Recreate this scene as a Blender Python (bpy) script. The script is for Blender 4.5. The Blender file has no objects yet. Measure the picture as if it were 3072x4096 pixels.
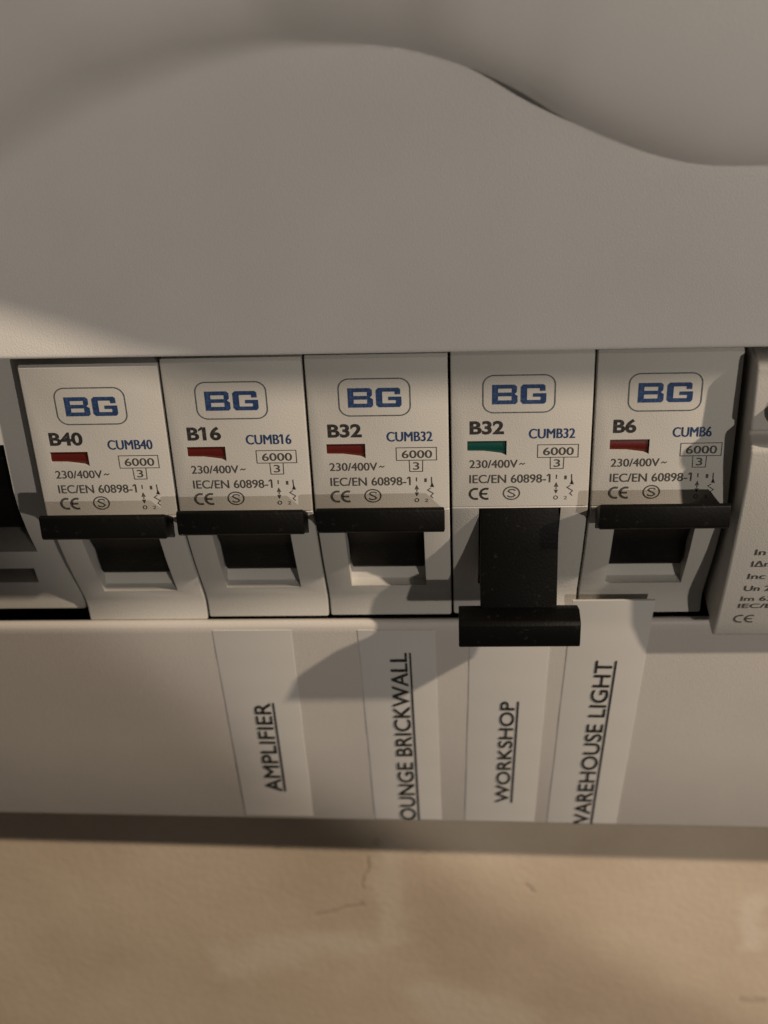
import bpy, bmesh, math, random
from mathutils import Matrix, Vector

random.seed(4)
sc = bpy.context.scene
C = sc.collection
MM = 0.001

# ------------------------------------------------------------------ camera
cam = bpy.data.cameras.new("camera")
co = bpy.data.objects.new("camera", cam)
C.objects.link(co)
R = ((0.99862494, 0.03708639, -0.03705178),
     (-0.01061969, -0.54901128, -0.83574747),
     (-0.0513367, 0.83499174, -0.54786251))      # rows: right, down, forward
rt, dn, fw = (Vector(r) for r in R)
co.matrix_world = Matrix((
    (rt.x, -dn.x, -fw.x, 0.78e-3),
    (rt.y, -dn.y, -fw.y, -153.12e-3),
    (rt.z, -dn.z, -fw.z, 98.28e-3),
    (0, 0, 0, 1)))
cam.sensor_fit = 'VERTICAL'
cam.sensor_height = 36.0
cam.lens = 49.9
cam.clip_start = 0.005
cam.clip_end = 50
cam.dof.use_dof = True
cam.dof.focus_distance = 0.181
cam.dof.aperture_fstop = 29
sc.camera = co

# ------------------------------------------------------------------ light
world = bpy.data.worlds.new("World")
sc.world = world
world.use_nodes = True
bg = world.node_tree.nodes["Background"]
bg.inputs[0].default_value = (1.0, 0.88, 0.79, 1)
bg.inputs[1].default_value = 0.050

def lamp(name, kind, loc, power, col, radius, target=None, size=None, blend=None):
    l = bpy.data.lights.new(name, kind)
    l.energy = power
    l.color = col
    l.shadow_soft_size = radius
    if kind == 'SPOT':
        l.spot_size = size
        l.spot_blend = blend
    o = bpy.data.objects.new(name, l)
    C.objects.link(o)
    o.location = Vector(loc) * MM
    if target is not None:
        d = (Vector(target) - Vector(loc)).normalized()
        o.rotation_euler = d.to_track_quat('-Z', 'Y').to_euler()
    return o

LA = Vector((668, -450, 598))
lamp("ceiling_lamp", 'POINT', LA, 38.0, (1.0, 0.815, 0.63), 0.012)
lamp("front_right_lamp", 'SPOT', (225, -450, 78), 2.85, (1.0, 0.91, 0.81), 0.005,
     target=(264, 0, 160), size=math.radians(84.6), blend=0.06)  # lamp set from lever shadows; cone edge stands in for shade at lower left

sc.view_settings.view_transform = 'Standard'
sc.view_settings.look = 'None'
sc.view_settings.exposure = 0
sc.view_settings.gamma = 1
sc.view_settings.use_curve_mapping = False

# ------------------------------------------------------------------ materials
def new_mat(name):
    m = bpy.data.materials.new(name)
    m.use_nodes = True
    return m, m.node_tree, m.node_tree.nodes["Principled BSDF"]

def plastic(name, col, rough=0.4, bump=0.12, grain=5200, tint=0.03, spec=0.4):
    m, nt, p = new_mat(name)
    N, L = nt.nodes, nt.links
    tc = N.new("ShaderNodeTexCoord")
    n1 = N.new("ShaderNodeTexNoise"); n1.inputs["Scale"].default_value = 55; n1.inputs["Detail"].default_value = 5
    L.new(tc.outputs["Object"], n1.inputs["Vector"])
    rp = N.new("ShaderNodeValToRGB")
    rp.color_ramp.elements[0].position = 0.3
    rp.color_ramp.elements[1].position = 0.7
    a = [max(0, c * (1 - tint)) for c in col]
    b = [min(1, c * (1 + tint)) for c in col]
    b[2] *= 1 - tint * 0.6
    rp.color_ramp.elements[0].color = (*a, 1)
    rp.color_ramp.elements[1].color = (*b, 1)
    L.new(n1.outputs["Fac"], rp.inputs[0])
    L.new(rp.outputs[0], p.inputs["Base Color"])
    n2 = N.new("ShaderNodeTexNoise"); n2.inputs["Scale"].default_value = grain; n2.inputs["Detail"].default_value = 2
    L.new(tc.outputs["Object"], n2.inputs["Vector"])
    bp = N.new("ShaderNodeBump"); bp.inputs["Strength"].default_value = bump; bp.inputs["Distance"].default_value = 0.0001
    L.new(n2.outputs["Fac"], bp.inputs["Height"])
    L.new(bp.outputs[0], p.inputs["Normal"])
    mr = N.new("ShaderNodeMapRange")
    mr.inputs["To Min"].default_value = rough - 0.06
    mr.inputs["To Max"].default_value = rough + 0.08
    n3 = N.new("ShaderNodeTexNoise"); n3.inputs["Scale"].default_value = 140; n3.inputs["Detail"].default_value = 6
    L.new(tc.outputs["Object"], n3.inputs["Vector"])
    L.new(n3.outputs["Fac"], mr.inputs["Value"])
    L.new(mr.outputs[0], p.inputs["Roughness"])
    p.inputs["Specular IOR Level"].default_value = spec
    return m

def ink(name, col, rough=0.55):
    # printed ink, worn through in tiny specks
    m, nt, p = new_mat(name)
    N, L = nt.nodes, nt.links
    tc = N.new("ShaderNodeTexCoord")
    n = N.new("ShaderNodeTexNoise"); n.inputs["Scale"].default_value = 2600; n.inputs["Detail"].default_value = 4
    L.new(tc.outputs["Object"], n.inputs["Vector"])
    rp = N.new("ShaderNodeValToRGB")
    rp.color_ramp.elements[0].position = 0.45
    rp.color_ramp.elements[0].color = (*col, 1)
    rp.color_ramp.elements[1].position = 0.78
    rp.color_ramp.elements[1].color = (*[min(1, c * 1.4 + 0.04) for c in col], 1)
    L.new(n.outputs["Fac"], rp.inputs[0])
    L.new(rp.outputs[0], p.inputs["Base Color"])
    p.inputs["Roughness"].default_value = rough
    return m

M_COVER = plastic("cover_plastic", (0.755, 0.73, 0.70), 0.33, 0.5)
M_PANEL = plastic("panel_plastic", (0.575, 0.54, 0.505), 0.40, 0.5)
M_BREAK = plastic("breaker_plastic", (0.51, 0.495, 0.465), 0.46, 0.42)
M_BLACK = plastic("black_plastic", (0.0028, 0.0026, 0.0026), 0.5, 0.35, 2600, 0.3, 0.16)
def dust(m):
    nt = m.node_tree
    N, L = nt.nodes, nt.links
    p = N["Principled BSDF"]
    src = p.inputs["Base Color"].links[0].from_socket
    tc = N.new("ShaderNodeTexCoord")
    n = N.new("ShaderNodeTexNoise"); n.inputs["Scale"].default_value = 900; n.inputs["Detail"].default_value = 6; n.inputs["Roughness"].default_value = 0.7
    L.new(tc.outputs["Object"], n.inputs["Vector"])
    mr = N.new("ShaderNodeMapRange")
    mr.inputs["From Min"].default_value = 0.60
    mr.inputs["From Max"].default_value = 0.78
    mr.inputs["To Max"].default_value = 0.35
    L.new(n.outputs["Fac"], mr.inputs["Value"])
    mx = N.new("ShaderNodeMix"); mx.data_type = 'RGBA'
    L.new(mr.outputs[0], mx.inputs["Factor"])
    L.new(src, mx.inputs["A"])
    mx.inputs["B"].default_value = (0.09, 0.085, 0.08, 1)
    L.new(mx.outputs["Result"], p.inputs["Base Color"])
dust(M_BLACK)
M_DARK = plastic("dark_interior", (0.02, 0.018, 0.016), 0.8, 0.1)
M_TAPE = plastic("label_tape", (0.625, 0.605, 0.575), 0.30, 0.05, 900, 0.015)
M_RED = plastic("red_flag", (0.085, 0.008, 0.005), 0.35, 0.1)
M_GREEN = plastic("green_flag", (0.002, 0.050, 0.040), 0.35, 0.1)
M_BUTTON = plastic("button_plastic", (0.10, 0.035, 0.035), 0.45, 0.1)  # dark red-brown puts the button's shaded side into its colour
I_BLUE = ink("blue_ink", (0.010, 0.036, 0.115))
I_BLACK = ink("black_ink", (0.018, 0.016, 0.015))
I_GREY = ink("grey_ink", (0.055, 0.050, 0.043))
I_LINE = ink("outline_ink", (0.07, 0.08, 0.085))
I_TAPE = ink("tape_ink", (0.012, 0.012, 0.012))

# ------------------------------------------------------------------ helpers
def mesh_obj(name, bm, mats, parent=None, smooth=None, loc=None):
    me = bpy.data.meshes.new(name)
    bmesh.ops.recalc_face_normals(bm, faces=bm.faces[:]) if smooth is not False and smooth != 'keep' else None
    bm.to_mesh(me)
    bm.free()
    for m in (mats if isinstance(mats, (list, tuple)) else [mats]):
        me.materials.append(m)
    o = bpy.data.objects.new(name, me)
    C.objects.link(o)
    if parent is not None:
        o.parent = parent
    if loc is not None:
        o.location = loc
    if isinstance(smooth, (int, float)) and not isinstance(smooth, bool):
        for f in me.polygons:
            f.use_smooth = True
        me.set_sharp_from_angle(angle=math.radians(smooth))
    return o

def thing(name, label, cat, loc=(0, 0, 0), group=None):
    o = bpy.data.objects.new(name, None)
    o.empty_display_size = 0.005
    C.objects.link(o)
    o.location = Vector(loc) * MM
    o["label"] = label
    o["category"] = cat
    if group:
        o["group"] = group
    return o

def tag(o, label, cat, group=None):
    o["label"] = label
    o["category"] = cat
    if group:
        o["group"] = group
    return o

def add_profile(bm, prof, x0, x1, bevel=0.0, seg=2):
    """closed (y,z) outline in mm extruded from x0 to x1"""
    a = [bm.verts.new((x0 * MM, y * MM, z * MM)) for y, z in prof]
    b = [bm.verts.new((x1 * MM, y * MM, z * MM)) for y, z in prof]
    n = len(prof)
    fs = [bm.faces.new(a), bm.faces.new(b[::-1])]
    for i in range(n):
        j = (i + 1) % n
        fs.append(bm.faces.new((a[j], a[i], b[i], b[j])))
    bmesh.ops.recalc_face_normals(bm, faces=fs)
    if bevel:
        es = set()
        for f in fs:
            for e in f.edges:
                es.add(e)
        es = [e for e in es if len(e.link_faces) == 2 and e.calc_face_angle(0) > math.radians(35)]
        bmesh.ops.bevel(bm, geom=es, offset=bevel * MM, segments=seg, profile=0.5, affect='EDGES')
    return bm

def profile_obj(name, prof, x0, x1, mat, parent=None, bevel=0.0, seg=2, smooth=40, loc=None):
    bm = bmesh.new()
    add_profile(bm, prof, x0, x1, bevel, seg)
    return mesh_obj(name, bm, mat, parent, smooth, loc)

def boolean_cut(o, cutters):
    for c in cutters:
        md = o.modifiers.new("cut", 'BOOLEAN')
        md.operation = 'DIFFERENCE'
        md.solver = 'EXACT'
        md.object = c
    bpy.context.view_layer.update()
    dg = bpy.context.evaluated_depsgraph_get()
    me = bpy.data.meshes.new_from_object(o.evaluated_get(dg))
    o.modifiers.clear()
    old = o.data
    nm = old.name
    o.data = me
    bpy.data.meshes.remove(old)
    me.name = nm
    for c in cutters:
        cm = c.data
        bpy.data.objects.remove(c)
        bpy.data.meshes.remove(cm)
    for f in me.polygons:
        f.use_smooth = True
    me.set_sharp_from_angle(angle=math.radians(38))

# ---- flat print: 2-D shapes mapped on to a plane (origin, u, v) in mm
class Print:
    def __init__(self, org, u, v, lift=0.035):
        self.o, self.u, self.v = Vector(org), Vector(u).normalized(), Vector(v).normalized()
        self.n = self.u.cross(self.v)
        self.bm = bmesh.new()
        self.lift = lift

    def P(self, a, b):
        return (self.o + self.u * a + self.v * b + self.n * self.lift) * MM

    def poly(self, pts, mi=0):
        f = self.bm.faces.new([self.bm.verts.new(self.P(*p)) for p in pts])
        f.material_index = mi

    def rect(self, a0, b0, a1, b1, mi=0):
        self.poly([(a0, b0), (a1, b0), (a1, b1), (a0, b1)], mi)

    def stroke(self, pts, w, closed=False, mi=0):
        n = len(pts)
        L, Rr = [], []
        for i in range(n):
            p = Vector(pts[i])
            q0 = Vector(pts[i - 1]) if (i > 0 or closed) else None
            q1 = Vector(pts[(i + 1) % n]) if (i < n - 1 or closed) else None
            d0 = (p - q0).normalized() if q0 is not None else (q1 - p).normalized()
            d1 = (q1 - p).normalized() if q1 is not None else d0
            t = (d0 + d1)
            t = t.normalized() if t.length > 1e-6 else d0
            nn = Vector((-t.y, t.x))
            c = max(0.5, nn.dot(Vector((-d1.y, d1.x))))
            L.append(p + nn * (w / 2 / c))
            Rr.append(p - nn * (w / 2 / c))
        lv = [self.bm.verts.new(self.P(*q)) for q in L]
        rv = [self.bm.verts.new(self.P(*q)) for q in Rr]
        for i in range(n if closed else n - 1):
            j = (i + 1) % n
            f = self.bm.faces.new((rv[i], rv[j], lv[j], lv[i]))
            f.material_index = mi

    def box(self, a0, b0, a1, b1, w, mi=0):
        self.stroke([(a0, b0), (a1, b0), (a1, b1), (a0, b1)], w, True, mi)

    def rbox(self, a0, b0, a1, b1, r, w, mi=0):
        pts = []
        for cx, cy, s in ((a1 - r, b0 + r, -90), (a1 - r, b1 - r, 0), (a0 + r, b1 - r, 90), (a0 + r, b0 + r, 180)):
            for k in range(9):
                t = math.radians(s + k * 90 / 8)
                pts.append((cx + r * math.cos(t), cy + r * math.sin(t)))
        self.stroke(pts, w, True, mi)

    def arc(self, cx, cy, rx, ry, t0, t1, w, mi=0, n=22):
        full = abs(t1 - t0) >= 360
        k = n if full else n + 1
        pts = [(cx + rx * math.cos(math.radians(t0 + (t1 - t0) * i / n)),
                cy + ry * math.sin(math.radians(t0 + (t1 - t0) * i / n))) for i in range(k)]
        self.stroke(pts, w, full, mi)

    def text(self, s, a0, b0, a1, b1, bold=0.0, mi=0, clip=None, double=0.0):
        """text fitted to a box (cap height between b0 and b1)"""
        cu = bpy.data.curves.new("t", 'FONT')
        cu.body = s
        cu.size = 1.0
        cu.offset = bold
        cu.resolution_u = 5
        t = bpy.data.objects.new("t", cu)
        C.objects.link(t)
        bpy.context.view_layer.update()
        me = bpy.data.meshes.new_from_object(t.evaluated_get(bpy.context.evaluated_depsgraph_get()))
        xs = [v.co.x for v in me.vertices]
        ys = [v.co.y for v in me.vertices]
        mnx, mxx = min(xs), max(xs)
        mny, mxy = -bold, 0.729 + bold
        tmp = bmesh.new()
        tmp.from_mesh(me)
        if '1' in s and len(s) > 1:                            # give the figure one its flag
            tmp.verts.index_update()
            seen, isl = set(), []
            for v in tmp.verts:
                if v in seen:
                    continue
                st, comp = [v], []
                seen.add(v)
                while st:
                    q = st.pop()
                    comp.append(q)
                    for e in q.link_edges:
                        o_ = e.other_vert(q)
                        if o_ not in seen:
                            seen.add(o_)
                            st.append(o_)
                isl.append((min(q.co.x for q in comp), max(q.co.x for q in comp)))
            isl.sort()
            chars = [c_ for c_ in s if c_ != ' ']
            if len(isl) == len(chars):
                for c_, (xa, xb) in zip(chars, isl):
                    if c_ == '1':
                        st_ = min(xb - xa, 0.13) * 0.95
                        tmp.faces.new([tmp.verts.new((px, py, 0)) for px, py in
                                       ((xa, 0.729 + bold), (xa - 0.17, 0.60), (xa - 0.17, 0.60 - st_), (xa, 0.715 - st_))])
        if clip is not None:                     # ink that ends at the edge of its strip
            fr = clip
            bmesh.ops.bisect_plane(tmp, geom=tmp.verts[:] + tmp.edges[:] + tmp.faces[:],
                                   plane_co=(mnx + (mxx - mnx) * fr, 0, 0), plane_no=(-1, 0, 0), clear_outer=True)
            mnx = mnx + (mxx - mnx) * fr
        base = self.lift
        for sh in ([0.0, double] if double else [0.0]):
            self.lift = base + (0.012 if sh else 0.0)
            idx = {}
            for v in tmp.verts:
                a = a0 + (v.co.x - mnx) / (mxx - mnx) * (a1 - a0 - double) + sh
                b = b0 + (v.co.y - mny) / (mxy - mny) * (b1 - b0)
                idx[v] = self.bm.verts.new(self.P(a, b))
            for f in tmp.faces:
                try:
                    g = self.bm.faces.new([idx[v] for v in f.verts])
                    g.material_index = mi
                except ValueError:
                    pass
        self.lift = base
        tmp.free()
        bpy.data.objects.remove(t)
        bpy.data.curves.remove(cu)
        bpy.data.meshes.remove(me)

    def make(self, name, mats, parent=None):
        for f in self.bm.faces:
            f.normal_update()
            if f.normal.dot(self.n) < 0:
                f.normal_flip()
        return mesh_obj(name, self.bm, mats, parent, smooth='keep')

def interp(tbl, x):
    """smooth (Catmull-Rom) table lookup"""
    if x <= tbl[0][0]:
        return tbl[0][1]
    for i in range(len(tbl) - 1):
        if x <= tbl[i + 1][0]:
            x0, y0 = tbl[i]
            x1, y1 = tbl[i + 1]
            m0 = (y1 - tbl[i - 1][1]) / (x1 - tbl[i - 1][0]) if i > 0 else (y1 - y0) / (x1 - x0)
            m1 = (tbl[i + 2][1] - y0) / (tbl[i + 2][0] - x0) if i + 2 < len(tbl) else (y1 - y0) / (x1 - x0)
            h = x1 - x0
            t = (x - x0) / h
            return ((2 * t**3 - 3 * t**2 + 1) * y0 + (t**3 - 2 * t**2 + t) * h * m0 +
                    (-2 * t**3 + 3 * t**2) * y1 + (t**3 - t**2) * h * m1)
    return tbl[-1][1]

# ------------------------------------------------------------------ wall
WALL_Y = 37.5
def wall_material():
    m, nt, p = new_mat("painted_wall")
    N, L = nt.nodes, nt.links
    tc = N.new("ShaderNodeTexCoord")
    warp = N.new("ShaderNodeTexNoise"); warp.inputs["Scale"].default_value = 65; warp.inputs["Detail"].default_value = 4
    L.new(tc.outputs["Object"], warp.inputs["Vector"])
    sub = N.new("ShaderNodeVectorMath"); sub.operation = 'SUBTRACT'; sub.inputs[1].default_value = (0.5, 0.5, 0.5)
    L.new(warp.outputs["Color"], sub.inputs[0])
    scl = N.new("ShaderNodeVectorMath"); scl.operation = 'SCALE'; scl.inputs["Scale"].default_value = 0.019
    L.new(sub.outputs[0], scl.inputs[0])
    pos = N.new("ShaderNodeVectorMath"); pos.operation = 'ADD'
    L.new(tc.outputs["Object"], pos.inputs[0]); L.new(scl.outputs[0], pos.inputs[1])
    flat = N.new("ShaderNodeVectorMath"); flat.operation = 'MULTIPLY'; flat.inputs[1].default_value = (1, 0, 1)
    L.new(pos.outputs[0], flat.inputs[0])

    def capsule(a, b, r0, r1):
        # 1 inside the smear a-b, fading to 0 between r0 and r1 (mm)
        A = Vector((a[0], 0, a[1])) * MM
        B = Vector((b[0], 0, b[1])) * MM
        ab = B - A
        s = N.new("ShaderNodeVectorMath"); s.operation = 'SUBTRACT'; s.inputs[1].default_value = A
        L.new(flat.outputs[0], s.inputs[0])
        d = N.new("ShaderNodeVectorMath"); d.operation = 'DOT_PRODUCT'; d.inputs[1].default_value = ab / ab.length_squared
        L.new(s.outputs[0], d.inputs[0])
        cl = N.new("ShaderNodeClamp"); L.new(d.outputs["Value"], cl.inputs[0])
        q = N.new("ShaderNodeVectorMath"); q.operation = 'SCALE'; q.inputs[0].default_value = ab
        L.new(cl.outputs[0], q.inputs["Scale"])
        s2 = N.new("ShaderNodeVectorMath"); s2.operation = 'SUBTRACT'
        L.new(s.outputs[0], s2.inputs[0]); L.new(q.outputs[0], s2.inputs[1])
        ln = N.new("ShaderNodeVectorMath"); ln.operation = 'LENGTH'
        L.new(s2.outputs[0], ln.inputs[0])
        mr = N.new("ShaderNodeMapRange"); mr.interpolation_type = 'SMOOTHSTEP'
        mr.inputs["From Min"].default_value = r0 * MM
        mr.inputs["From Max"].default_value = r1 * MM
        mr.inputs["To Min"].default_value = 1
        mr.inputs["To Max"].default_value = 0
        L.new(ln.outputs["Value"], mr.inputs["Value"])
        return mr.outputs[0]

    def vmax(outs):
        o = outs[0]
        for k in outs[1:]:
            mx = N.new("ShaderNodeMath"); mx.operation = 'MAXIMUM'
            L.new(o, mx.inputs[0]); L.new(k, mx.inputs[1])
            o = mx.outputs[0]
        return o

    n1 = N.new("ShaderNodeTexNoise"); n1.inputs["Scale"].default_value = 28; n1.inputs["Detail"].default_value = 6; n1.inputs["Roughness"].default_value = 0.55
    L.new(tc.outputs["Object"], n1.inputs["Vector"])
    rp = N.new("ShaderNodeValToRGB")
    rp.color_ramp.elements[0].position = 0.33
    rp.color_ramp.elements[0].color = (0.585, 0.475, 0.355, 1)
    rp.color_ramp.elements[1].position = 0.68
    rp.color_ramp.elements[1].color = (0.71, 0.595, 0.46, 1)
    L.new(n1.outputs["Fac"], rp.inputs[0])
    pale = vmax([capsule(a, b, r0, r1) for a, b, r0, r1 in WALL_PALE])
    mk = N.new("ShaderNodeMath"); mk.operation = 'MULTIPLY'; mk.inputs[1].default_value = 0.5
    L.new(pale, mk.inputs[0])
    mix = N.new("ShaderNodeMix"); mix.data_type = 'RGBA'
    L.new(mk.outputs[0], mix.inputs["Factor"])
    L.new(rp.outputs[0], mix.inputs["A"])
    mix.inputs["B"].default_value = (0.79, 0.70, 0.58, 1)
    dark = vmax([capsule(a, b, r0, r1) for a, b, r0, r1 in WALL_DARK])
    mk2 = N.new("ShaderNodeMath"); mk2.operation = 'MULTIPLY'; mk2.inputs[1].default_value = 0.24
    L.new(dark, mk2.inputs[0])
    mix2 = N.new("ShaderNodeMix"); mix2.data_type = 'RGBA'
    L.new(mk2.outputs[0], mix2.inputs["Factor"])
    L.new(mix.outputs["Result"], mix2.inputs["A"])
    mix2.inputs["B"].default_value = (0.20, 0.13, 0.07, 1)
    L.new(mix2.outputs["Result"], p.inputs["Base Color"])
    p.inputs["Roughness"].default_value = 0.75
    n2 = N.new("ShaderNodeTexNoise"); n2.inputs["Scale"].default_value = 700; n2.inputs["Detail"].default_value = 5
    L.new(tc.outputs["Object"], n2.inputs["Vector"])
    ad = N.new("ShaderNodeMath"); ad.operation = 'SUBTRACT'
    L.new(n2.outputs["Fac"], ad.inputs[0]); L.new(dark, ad.inputs[1])
    bp = N.new("ShaderNodeBump"); bp.inputs["Strength"].default_value = 0.25; bp.inputs["Distance"].default_value = 0.0004
    L.new(ad.outputs[0], bp.inputs["Height"])
    L.new(bp.outputs[0], p.inputs["Normal"])
    return m

WALL_PALE = [((-13, -105), (-10.5, -129), 0.5, 5.5), ((-15, -133), (-46, -136), 0.5, 6.5),
             ((-6, -146), (8, -156), 2, 9), ((59, -117), (60, -128), 1, 5)]
WALL_DARK = [((-15, -102), (-16, -104), 0.2, 1.0), ((-17, -108), (-17.5, -113), 0.1, 0.9), ((-18.5, -117), (-27, -122), 0.1, 1.1),
             ((60, -147), (65, -150), 0.2, 1.8), ((14, -113), (14.2, -115), 0.1, 0.8)]
bm = bmesh.new()
vs = [bm.verts.new((x, WALL_Y * MM, z)) for x, z in ((-1.2, -1.2), (1.2, -1.2), (1.2, 1.2), (-1.2, 1.2))]
bm.faces.new(vs)
wall = mesh_obj("wall", bm, wall_material(), smooth='keep')
wall["kind"] = "structure"

# ------------------------------------------------------------------ consumer unit
UX0, UX1 = -104.0, 84.0
unit = thing("consumer_unit", "white plastic fuse box on the beige wall with a wavy moulding above its breakers",
             "fuse box", (0, WALL_Y, -78.6))
def U(o):                                   # parent keeping scene coordinates
    o.parent = unit
    o.location = -unit.location
    return o

WAVE = [(-104, 16), (-90, 22), (-75, 31), (-62, 41), (-55, 45.6), (-49, 49.0), (-43.3, 52.2), (-37.8, 54.8), (-32.6, 56.4), (-27.4, 57.7),
        (-22.4, 58.4), (-17.5, 58.7), (-12.6, 58.4), (-7.8, 57.9), (-3, 57.1), (1.9, 55.7), (6.8, 53.3), (11.9, 50.2),
        (16.9, 47.8), (22.1, 45.9), (27.2, 44.9), (35.1, 44.8), (45, 45.2), (60, 46), (84, 47)]
COVER_Y = -1.5
PROFILE = {}
def swell(x):
    """height gained with distance d beyond the wave line, as a table for the column at x"""
    left = max(0.0, min(1.0, (-2 - x) / 38.0))
    left = left * left * (3 - 2 * left)
    right = max(0.0, min(1.0, (x + 20) / 24.0))
    right = right * right * (3 - 2 * right)
    start = 0.3 + 5.0 * left
    ramp = 0.5 + 7.0 * left
    peak = 0.1 + 2.4 * left
    step, d, h, tab = 0.2, -8.0, 0.0, []
    while d < 46:
        q = max(0.0, min(1.0, (d + start) / ramp))
        q = q * q * (3 - 2 * q)
        e = max(0.0, d - peak)
        k = q * (2.0 * math.exp(-e / 4.6) + 5.0 * right * math.exp(-e / 1.4))   # steep foot, long rounded shoulder
        tab.append(h)
        h += k * step
        d += step
    return tab

def cover_y(x, z):
    w = interp(WAVE, x)
    dw = (interp(WAVE, x + 1.5) - interp(WAVE, x - 1.5)) / 3.0
    d = (z - w) / math.sqrt(1 + dw * dw)
    if x not in PROFILE:
        PROFILE[x] = swell(x)
    tab = PROFILE[x]
    f = max(0.0, min(len(tab) - 1.001, (d + 8.0) / 0.2))
    i = int(f)
    return COVER_Y - (tab[i] + (tab[i + 1] - tab[i]) * (f - i))

def build_cover():
    bm = bmesh.new()
    xs = [UX0 + i * 0.5 for i in range(int((UX1 - UX0) / 0.5) + 1)]
    rows = []
    NZ = 150
    for i in range(NZ + 1):
        z = 21.9 + i * (79.5 - 21.9) / NZ
        rows.append([bm.verts.new((x * MM, cover_y(x, z) * MM, z * MM)) for x in xs])
    # lower edge rolled back into the opening
    low = []
    for k in range(6):
        t = math.radians(90 * (k + 1) / 6)
        low.append([bm.verts.new((x * MM, (COVER_Y + 0.7 - 0.7 * math.cos(t)) * MM, (21.9 - 0.7 * math.sin(t)) * MM)) for x in xs])
    low.append([bm.verts.new((x * MM, 1.2 * MM, 21.2 * MM)) for x in xs])
    top = [[bm.verts.new((x * MM, y * MM, z * MM)) for x in xs] for y, z in ((-7.0, 80.2), (-6.0, 80.6), (WALL_Y, 80.6))]
    stack = low[::-1] + rows + top
    for a, b in zip(stack, stack[1:]):
        for i in range(len(xs) - 1):
            bm.faces.new((a[i], a[i + 1], b[i + 1], b[i]))
    return U(mesh_obj("upper_cover", bm, M_COVER, smooth=50))
build_cover()

SL = 0.22
def panel_y(z, x=-12.0):
    # the lower moulding stands a little further out towards the right
    return 8.5 + SL * (-26.6 - z) - 0.025 * (x + 12) * max(0.0, -27.0 - z) / 51.6
def lower_panel():
    f = []
    # rounded top lip, flat sloping face, rounded bottom edge, underside back to the wall
    f += [(11.5, -33), (10.6, -28.0), (10.15, -27.2), (9.7, -26.95), (9.3, -27.0), (8.95, -27.3), (8.8, -27.9), (panel_y(-29), -29)]
    zb = -78.6
    f += [(panel_y(-40), -40), (panel_y(-56), -56), (panel_y(zb + 1.2), zb + 1.2), (panel_y(zb) + 0.12, zb + 0.45), (panel_y(zb) + 0.55, zb + 0.05),
          (panel_y(zb) + 1.3, zb - 0.1), (WALL_Y, zb - 0.1), (WALL_Y, zb + 2), (24, zb + 2)]
    bm = bmesh.new()
    add_profile(bm, f, UX0, UX1)
    bmesh.ops.subdivide_edges(bm, edges=[e for e in bm.edges if abs(e.verts[0].co.x - e.verts[1].co.x) > 0.05], cuts=12)
    for v in bm.verts:                      # the moulding hangs very slightly lower to the right
        x, z = v.co.x / MM, v.co.z / MM
        if v.co.y < 0.022:
            v.co.y += (panel_y(z, x) - panel_y(z)) * MM
        if z < -70:
            v.co.z -= 0.002 * (x + 12) * MM
    return U(mesh_obj("lower_panel", bm, M_PANEL, smooth=40))
lower_panel()
# box behind the covers
bm = bmesh.new()
add_profile(bm, [(WALL_Y - 0.8, -71.5), (WALL_Y - 0.02, -71.5), (WALL_Y - 0.02, 79.5), (WALL_Y - 0.8, 79.5)], UX0 + 2, UX1 - 2)
U(mesh_obj("back_plate", bm, M_DARK, smooth=40))
for x0, x1 in ((UX0 - 2, UX0), (UX1, UX1 + 2)):
    U(profile_obj("end_wall", [(-5, 80.6), (WALL_Y, 80.6), (WALL_Y, -78), (20, -78), (8.6, -27), (-1.5, 21)], x0, x1, M_COVER, bevel=0.8))
for x0, x1 in ((UX0, -88.9), (71.2, UX1)):
    U(profile_obj("blanking_plate", [(1.4, 20.9), (WALL_Y - 1, 20.9), (WALL_Y - 1, -26), (9.7, -26)], x0, x1, M_COVER, bevel=0.3))

# added unseen lid above the cover, its front edge shaped to cast the curved shadow
SHADOW_LID = [(-64, -7), (-64, -22)]
def shade(sx, sy, sz, zl):
    S = Vector((sx, sy, sz)); t = (zl - sz) / (LA.z - sz)
    P = S + (LA - S) * t
    return (P.x, P.y)
ZD = 80.9
SHADOW_LID += [shade(*p, ZD) for p in ((-90, COVER_Y, 49), (-74, COVER_Y, 37), (-62, COVER_Y, 31), (-53, COVER_Y, 27.4), (-45.6, COVER_Y, 24.8), (-38.3, COVER_Y, 21.9),
                                 (-35.3, 0, 18.7), (-32.3, 0, 17.5), (-29, 0, 16.6), (-24, 0, 16.2), (-9.6, 0, 16.0), (29.6, 0, 15.5), (60, 0, 15.3))]
SHADOW_LID += [(150, -52), (156, -44), (157, -6)]
bm = bmesh.new()
bot = [bm.verts.new((x * MM, y * MM, ZD * MM)) for x, y in SHADOW_LID]
topv = [bm.verts.new((x * MM, y * MM, (ZD + 2.4) * MM)) for x, y in SHADOW_LID]
bm.faces.new(bot); bm.faces.new(topv[::-1])
for i in range(len(SHADOW_LID)):
    j = (i + 1) % len(SHADOW_LID)
    bm.faces.new((bot[i], bot[j], topv[j], topv[i]))
U(mesh_obj("added_shadow_lid", bm, M_COVER, smooth=30))

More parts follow.
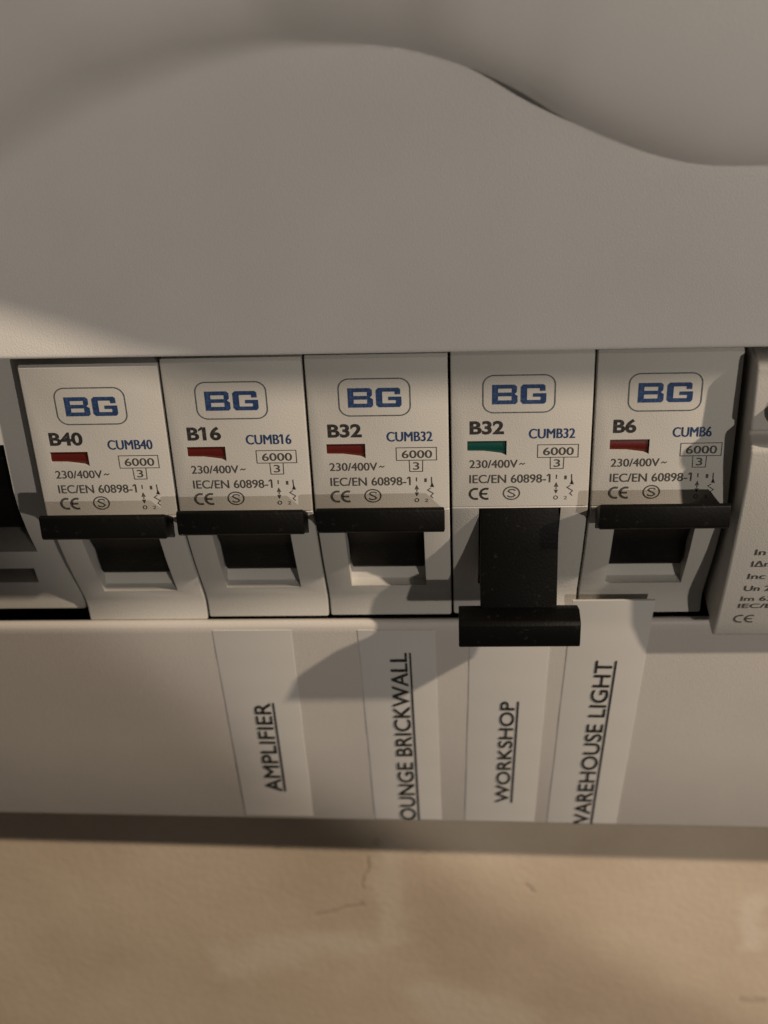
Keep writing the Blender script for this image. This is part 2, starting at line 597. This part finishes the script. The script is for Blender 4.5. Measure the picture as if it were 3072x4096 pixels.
# ------------------------------------------------------------------ circuit breakers
PITCH = 17.7
HW = 8.69
BODY = [(33.0, 20.4), (0.35, 20.4), (0.0, 20.05), (0.0, -1.62), (0.14, -1.70), (0.14, -1.80), (0.02, -1.90), (0.25, -2.6), (1.35, -5.2), (2.6, -8.2), (4.0, -11.6), (5.6, -15.0),
        (7.4, -18.6), (9.0, -21.8), (9.55, -23.4), (9.72, -25.0), (9.72, -26.2), (33.0, -26.2)]
def breaker_body(root):
    o = profile_obj("body", BODY, -HW, HW, M_BREAK, bevel=0.0)
    # soft vertical edges
    bmx = bmesh.new(); bmx.from_mesh(o.data)
    es = [e for e in bmx.edges if len(e.link_faces) == 2 and (abs(abs(e.verts[0].co.x) - HW * MM) < 1e-7) and (abs(e.verts[0].co.x - e.verts[1].co.x) < 1e-7)
          and min(v.co.y for v in e.verts) < 0.012]
    bmesh.ops.bevel(bmx, geom=es, offset=0.22 * MM, segments=2, profile=0.5, affect='EDGES')
    bmx.to_mesh(o.data); bmx.free()
    slot = profile_obj("slot", [(-9, -1.95), (20, -1.95), (20, -11.0), (10.5, -11.5), (9.2, -19.3), (8.35, -19.75), (-9, -19.75)], -5.25, 5.25, M_BREAK, smooth='keep')
    bm = bmesh.new()
    w = [(-6.69, 8.09), (-1.79, 8.09), (-1.79, 5.95), (-3.2, 6.25), (-4.6, 6.5), (-6.69, 6.55)]
    fr = [bm.verts.new((x * MM, -2 * MM, z * MM)) for x, z in w]
    bk = [bm.verts.new((x * MM, 0.75 * MM, z * MM)) for x, z in w]
    bm.faces.new(fr); bm.faces.new(bk[::-1])
    for i in range(len(w)):
        j = (i + 1) % len(w)
        bm.faces.new((fr[j], fr[i], bk[i], bk[j]))
    win = mesh_obj("win", bm, M_BREAK)
    boolean_cut(o, [slot, win])
    o.parent = root
    return o

def toggle_up(root):
    bm = bmesh.new()
    add_profile(bm, [(0.4, -2.3), (-1.8, -2.5), (-1.8, -3.6), (3.0, -6.4), (6.4, -11.6), (7.6, -16.0), (8.3, -16.8), (13, -11.0), (16, -10.8), (16, -2.3)], -5.05, 5.05, 0.25)
    t = mesh_obj("toggle", bm, M_BLACK, root, 40)
    bm = bmesh.new()
    add_profile(bm, [(-0.15, -1.75), (-4.5, 1.45), (-5.1, 1.35), (-5.35, -1.5), (-5.05, -1.95), (-2.0, -3.3), (-0.3, -5.0)], -8.05, 8.05, 0.16, 2)
    mesh_obj("grip_bar", bm, M_BLACK, t, 40)
    return t

def toggle_down(root):
    bm = bmesh.new()
    add_profile(bm, [(0.2, -2.1), (-0.5, -8), (-1.3, -14), (-2.0, -18.0), (-2.2, -20.0), (0.5, -20.2), (6.6, -15), (16, -14), (16, -2.1)], -5.05, 5.05, 0.25)
    t = mesh_obj("toggle", bm, M_BLACK, root, 40)
    bm = bmesh.new()
    add_profile(bm, [(0.6, -18.0), (-2.2, -16.5), (-4.7, -16.6), (-5.2, -17.0), (-5.3, -20.2), (-5.0, -20.7), (0.6, -21.8)], -8.0, 8.0, 0.16, 2)
    mesh_obj("grip_bar", bm, M_BLACK, t, 40)
    return t

def glyph_B(p, a0, b0, a1, b1):
    def q(pts):
        p.poly([(a0 + x * (a1 - a0), b0 + y * (b1 - b0)) for x, y in pts])
    q([(0, 0), (.23, 0), (.23, 1), (0, 1)])
    q([(.23, 0), (.77, 0), (.77, .20), (.23, .20)])
    q([(.23, .41), (.77, .41), (.77, .60), (.23, .60)])
    q([(.23, .80), (.77, .80), (.77, 1), (.23, 1)])
    q([(.77, .52), (.88, .52), (.97, .62), (.97, .90), (.88, 1), (.77, 1)])
    q([(.77, 0), (.92, 0), (1, .09), (1, .42), (.88, .52), (.77, .52)])

def glyph_G(p, a0, b0, a1, b1):
    def q(pts):
        p.poly([(a0 + x * (a1 - a0), b0 + y * (b1 - b0)) for x, y in pts])
    q([(0, .12), (.10, 0), (.25, 0), (.25, 1), (.10, 1), (0, .88)])
    q([(.25, .80), (.96, .80), (.96, .92), (.88, 1), (.25, 1)])
    q([(.74, .66), (.96, .66), (.96, .80), (.74, .80)])
    q([(.25, 0), (.78, 0), (.78, .20), (.25, .20)])
    q([(.78, 0), (.92, 0), (1, .10), (1, .54), (.78, .54)])
    q([(.48, .36), (.78, .36), (.78, .54), (.48, .54)])

def ce_mark(p, a0, b0, a1, b1, w):
    h = (b1 - b0); r = h / 2
    cy = (b0 + b1) / 2
    rx = r * 0.98
    p.arc(a0 + rx, cy, rx - w / 2, r - w / 2, 68, 292, w)
    ex = a1 - rx * 0.95
    p.arc(ex + rx * 0.30, cy, rx - w / 2, r - w / 2, 68, 292, w)
    p.stroke([(ex - rx * 0.50, cy), (ex + rx * 0.45, cy)], w * 0.9)

def breaker_print(root, rating, code, flag):
    U_, V_ = (1, 0, 0), (0, 0, 1)
    p = Print((0, 0, 0), U_, V_)
    glyph_B(p, -3.62, 13.30, -0.52, 16.0)
    glyph_G(p, -0.15, 13.30, 2.98, 16.0)
    p.rbox(-4.74, 12.12, 4.04, 17.28, 1.35, 0.16, 1)
    p.make("logo", [I_BLUE, I_LINE], root)
    p = Print((0, 0, 0), U_, V_)
    wd = 1.42 * len(rating)
    p.text(rating, -6.38, 9.06, -6.38 + wd, 11.08, 0.035)
    p.make("rating_lettering", [I_BLACK], root)
    p = Print((0, 0, 0), U_, V_)
    p.text(code, 0.95, 8.40, 0.95 + 6.7 * (len(code) / 7.0), 9.86, 0.0, double=0.09)
    p.make("type_lettering", [I_BLUE], root)
    p = Print((0, 0, 0), U_, V_)
    p.box(2.1, 5.62, 7.15, 7.46, 0.10)
    p.text("6000", 2.78, 5.95, 6.60, 7.13, 0.0, double=0.05)
    p.stroke([(3.70, 5.55), (3.74, 3.95), (5.36, 3.95), (5.40, 5.55)], 0.10)
    p.text("3", 4.15, 4.22, 4.95, 5.38, 0.004)
    p.text("230/400V", -6.43, 4.18, -0.35, 5.40, 0.0, double=0.05)
    p.stroke([(-0.15, 4.62), (0.08, 4.80), (0.30, 4.64), (0.55, 4.82)], 0.14)
    p.text("IEC/EN 60898-1", -6.44, 1.92, 3.80, 3.22, 0.0, double=0.05)
    # little wiring diagram
    x = 4.55
    p.stroke([(x, 3.05), (x, 2.45)], 0.14)
    p.poly([(x - .28, 1.25), (x + .28, 1.25), (x, 1.95)])
    p.stroke([(x, 1.2), (x, 0.9)], 0.12)
    p.poly([(x - .26, .80), (x + .26, .80), (x, .20)])
    p.arc(x - 0.02, -0.38, 0.24, 0.26, 0, 360, 0.11, n=14)
    p.text("1", 5.55, 2.35, 5.85, 2.95, 0.0)
    p.stroke([(6.45, 3.1), (6.5, 1.6)], 0.13)
    p.poly([(6.25, 1.62), (6.78, 1.58), (6.52, 2.30)])
    p.stroke([(6.35, 1.45), (5.92, 1.15), (6.65, .62), (6.30, .25), (6.62, -0.1)], 0.12)
    p.text("2", 5.55, -0.66, 5.98, -0.14, 0.0)
    p.make("printed_marks", [I_GREY], root)
    p = Print((0, 0, 0), U_, V_)
    ce_mark(p, -6.55, -0.62, -3.72, 1.22, 0.30)
    p.make("conformity_mark", [I_BLACK if flag == "green" else I_GREY], root)
    p = Print((0, 0, 0), U_, V_)
    p.arc(-1.1, 0.36, 1.02, 0.95, 0, 360, 0.17, n=30)
    p.stroke([(-0.58, 0.74), (-0.85, 0.92), (-1.30, 0.90), (-1.52, 0.66), (-1.22, 0.42), (-0.86, 0.26), (-0.66, 0.02), (-0.92, -0.20), (-1.34, -0.20), (-1.62, -0.02)], 0.17)
    p.make("approval_mark", [I_GREY], root)

def breaker_flag(root, mat):
    # coloured drum that shows in the window
    bm = bmesh.new()
    pts = [(0.70, 8.3), (0.34, 7.5), (0.22, 6.9), (0.36, 6.2), (0.70, 5.6), (0.74, 5.6), (0.74, 8.3)]
    add_profile(bm, pts, -6.62, -1.85)
    return mesh_obj("status_flag", bm, mat, root, 40)

GROUP = "row of single circuit breakers in the fuse box"
spec = [  # module index, rating, code, flag, state, dz, dy, label
    (-3, "B40", "CUMB40", "red", "up", -0.85, 0.30, "white circuit breaker marked B40, toggle up, leftmost of the five marked breakers"),
    (-2, "B16", "CUMB16", "red", "up", -0.22, 0.08, "white circuit breaker marked B16 in black, with a red flag and its toggle up"),
    (-1, "B32", "CUMB32", "red", "up", -0.05, 0.05, "white circuit breaker marked B32 with a red flag and its black toggle up"),
    (0, "B32", "CUMB32", "green", "down", 0.15, 0.0, "white circuit breaker marked B32 with a green flag, the only one switched down"),
    (1, "B6", "CUMB6", "red", "up", 0.10, 0.0, "white circuit breaker marked B6, partly shaded, next to the tall white device on the right"),
]
proto = None
for k, rating, code, flag, state, dz, dy, lab in spec:
    root = thing("circuit_breaker", lab, "circuit breaker", ((k + 0.5) * PITCH, dy, dz), GROUP)
    if proto is None:
        proto = breaker_body(root)
    else:
        c = proto.copy()
        C.objects.link(c)
        c.parent = root
    (toggle_up if state == "up" else toggle_down)(root)
    breaker_flag(root, M_RED if flag == "red" else M_GREEN)
    breaker_print(root, rating, code, flag)

# ------------------------------------------------------------------ device at the right edge, with test button
root = thing("residual_current_device", "taller white device with rating print beside the B6 breaker, cut by the right photo edge",
             "circuit breaker", (36.0, -0.5, 0))
RCD_FACE = [(-25.4, 4.3), (-22.5, 3.2), (-17.5, 1.5), (-12.5, 0.0), (-8.3, -1.2), (-3.5, -2.5), (0.8, -3.5), (5.1, -4.4), (9.4, -4.8)]
prof = [(33, 20.2), (-2.6, 20.2), (-3.1, 19.8), (-3.4, 11.4), (-2.5, 11.1), (-2.5, 10.6), (-4.4, 10.1)] + [(y, z) for z, y in RCD_FACE[::-1]] + [(4.7, -26.1),
        (7.8, -26.1), (7.8, -25.2), (33, -25.2)]
bm = bmesh.new()
add_profile(bm, prof, 0, 35.2, 0.45, 3)
mesh_obj("body", bm, M_BREAK, root, 40)
bm = bmesh.new()
bmesh.ops.create_cone(bm, cap_ends=True, segments=32, radius1=2.4 * MM, radius2=2.2 * MM, depth=4 * MM,
                      matrix=Matrix.Translation((5.0 * MM, -4.6 * MM, 14.6 * MM)) @ Matrix.Rotation(math.radians(90), 4, 'X'))
mesh_obj("test_button", bm, M_BUTTON, root, 40)
# rating print on the sloping lower face
def rcd_y(z):
    tb = RCD_FACE
    for (z0, y0), (z1, y1) in zip(tb, tb[1:]):
        if z <= z1:
            return y0 + (y1 - y0) * (z - z0) / (z1 - z0)
    return tb[-1][1]
rows_ = [("In 63A", -7.7, 1.15, 3.7), ("I\u0394n 30mA", -10.0, 1.15, 3.6), ("Inc 6000A", -12.5, 1.15, 3.5), ("Un 230V~", -15.0, 1.15, 3.4), ("Im 630A", -17.2, 1.0, 3.3), ("IEC/EN 61008-1", -18.8, 1.0, 3.2)]
for s, z, h, xo in rows_:
    y0, y1 = rcd_y(z - h / 2), rcd_y(z + h / 2)
    v = Vector((0, y1 - y0, h))
    p = Print((0, y0, z - h / 2), (1, 0, 0), v, lift=0.05)
    p.text(s, xo - 0.7, 0, xo - 0.7 + 0.95 * len(s), v.length, 0.0, double=0.07)
    p.make("rating_lettering", [I_GREY], root)
z, h = -21.8, 1.8
y0, y1 = rcd_y(z - h / 2), rcd_y(z + h / 2)
v = Vector((0, y1 - y0, h))
p = Print((0, y0, z - h / 2), (1, 0, 0), v, lift=0.05)
ce_mark(p, 2.3, 0, 5.3, v.length, 0.27)
p.make("conformity_mark", [I_GREY], root)

# ------------------------------------------------------------------ wide switch at the left edge
root = thing("isolator_switch", "white switch module with a black recess, beside the B40 breaker at the left photo edge", "switch",
             (-3 * PITCH - 0.3, 3.4, -0.6))
prof = [(31, 20.6), (0.4, 20.6), (0, 20.2), (0, 0), (0.5, -3.0), (2.0, -7.5), (4.2, -12.5), (6.0, -17.0), (7.0, -21.5), (7.6, -25.0), (8.4, -25.7), (31, -25.7)]
bm = bmesh.new()
add_profile(bm, prof, -35.0, 0, 0.0)
o = mesh_obj("body", bm, M_BREAK, root, 40)
s1 = profile_obj("s1", [(-9, 7.2), (16, 7.2), (16, -12.6), (-9, -12.6)], -30, -4.4, M_BREAK, root, smooth='keep')
s2 = profile_obj("s2", [(-9, -16.6), (13, -16.6), (13, -19.6), (-9, -19.6)], -30, -6.0, M_BREAK, root, smooth='keep')
boolean_cut(o, [s1, s2])
bm = bmesh.new()
bm.from_mesh(o.data)
es = [e for e in bm.edges if abs(e.verts[0].co.x) < 1e-7 and abs(e.verts[1].co.x) < 1e-7 and max(v.co.y for v in e.verts) < 0.012]
bmesh.ops.bevel(bm, geom=es, offset=0.9 * MM, segments=4, profile=0.5, affect='EDGES')
bm.to_mesh(o.data)
bm.free()
profile_obj("rocker", [(1.6, 6.9), (2.2, -0.5), (4.0, -5.0), (7.6, -10.5), (9.5, -12.0), (15, -12.0), (15, 6.9)], -29.7, -4.7, M_BLACK, root, 0.5, 3)
profile_obj("notch_dark_plate", [(10.6, -16.7), (12.9, -16.7), (12.9, -19.5), (10.6, -19.5)], -29.9, -6.1, M_DARK, root)  # dark plate added in the notch; its colour gives the deep-hole darkness

# ------------------------------------------------------------------ printed tape strips on the lower panel
TAPE_GROUP = "printed tape strips on the lower panel"
def strip(label, x_top, x_bot, width, z_top, text, t0, t1, xb, xc, clip=None, z_bot=-73.3):
    """x_*: left edge at the ends of the strip; t0,t1: z range of the text; xb: baseline x, xc: cap x (both mid-height)"""
    root = thing("label_strip", label, "label", (x_top, panel_y(z_top, x_top), z_top), TAPE_GROUP)
    off = -Vector((x_top, panel_y(z_top, x_top), z_top))
    bm = bmesh.new()
    n = 40
    rows = []
    for i in range(n + 1):
        f = i / n
        z = z_top + (z_bot - z_top) * f
        xl = x_top + (x_bot - x_top) * f + 0.02 * math.sin(i * 0.37 + x_top)
        y = 0.0
        lift = 0.02 + 0.02 * math.sin(i * 0.5 + x_top) ** 2
        if z > -27.5:
            lift += 0.04 * (z + 27.5)
        q = []
        for (dx, dy) in ((0, 0.05), (0, -lift - 0.04), (0.2, -lift - 0.07), (width * 0.5, -lift - 0.08), (width - 0.2, -lift - 0.07), (width, -lift - 0.04), (width, 0.05)):
            q.append(bm.verts.new((Vector((xl + dx, panel_y(z, xl + dx) + dy, z)) + off) * MM))
        rows.append(q)
    for a, b in zip(rows, rows[1:]):
        for i in range(7):
            j = (i + 1) % 7
            bm.faces.new((a[i], a[j], b[j], b[i]))
    bm.faces.new(rows[0]); bm.faces.new(rows[-1][::-1])
    mesh_obj("tape", bm, M_TAPE, root, 50)
    # lettering reads upwards
    zm = (t0 + t1) / 2
    cosl = math.sqrt(1 + SL * SL)
    lean = (x_bot - x_top) / (z_bot - z_top) * 1.0
    u = Vector((lean, -SL + 0.025 * (xb + 12) / 51.6, 1)).normalized()
    v = Vector((-1, 0, lean)).normalized()
    half = (t1 - t0) / 2 * cosl
    p = Print(Vector((xb, panel_y(zm, xb), zm)) + off, u, v, lift=0.22)
    cap = xb - xc
    p.text(text, -half, 0.62, half, cap, 0.0, clip=clip, double=0.13)
    p.rect(-half, 0.0, half, 0.26)
    p.make("lettering", [I_TAPE], root)

strip("white tape strip printed AMPLIFIER below the B16 breaker", -34.95, -35.75, 11.5, -28.3, "AMPLIFIER", -69.4, -45.3, -27.85, -31.15, z_bot=-76.9)
strip("white tape strip printed with the words OUNGE BRICKWALL under the red-flag B32 breaker", -13.8, -13.6, 11.2, -28.4, "OUNGE BRICKWALL", -77.3, -33.4, -6.1, -9.4, z_bot=-77.3)
strip("white tape strip printed WORKSHOP under the switched-down breaker", 2.5, 1.6, 11.6, -28.6, "WORKSHOP", -71.7, -44.9, 9.7, 6.8, z_bot=-77.4)
strip("white tape strip printed WAREHOUSE LIGHT, its top sticking up over the B6 breaker", 16.9, 15.4, 11.5, -22.2, "WAREHOUSE LIGHT", -77.5, -35.4, 23.5, 20.25, clip=0.05, z_bot=-77.5)
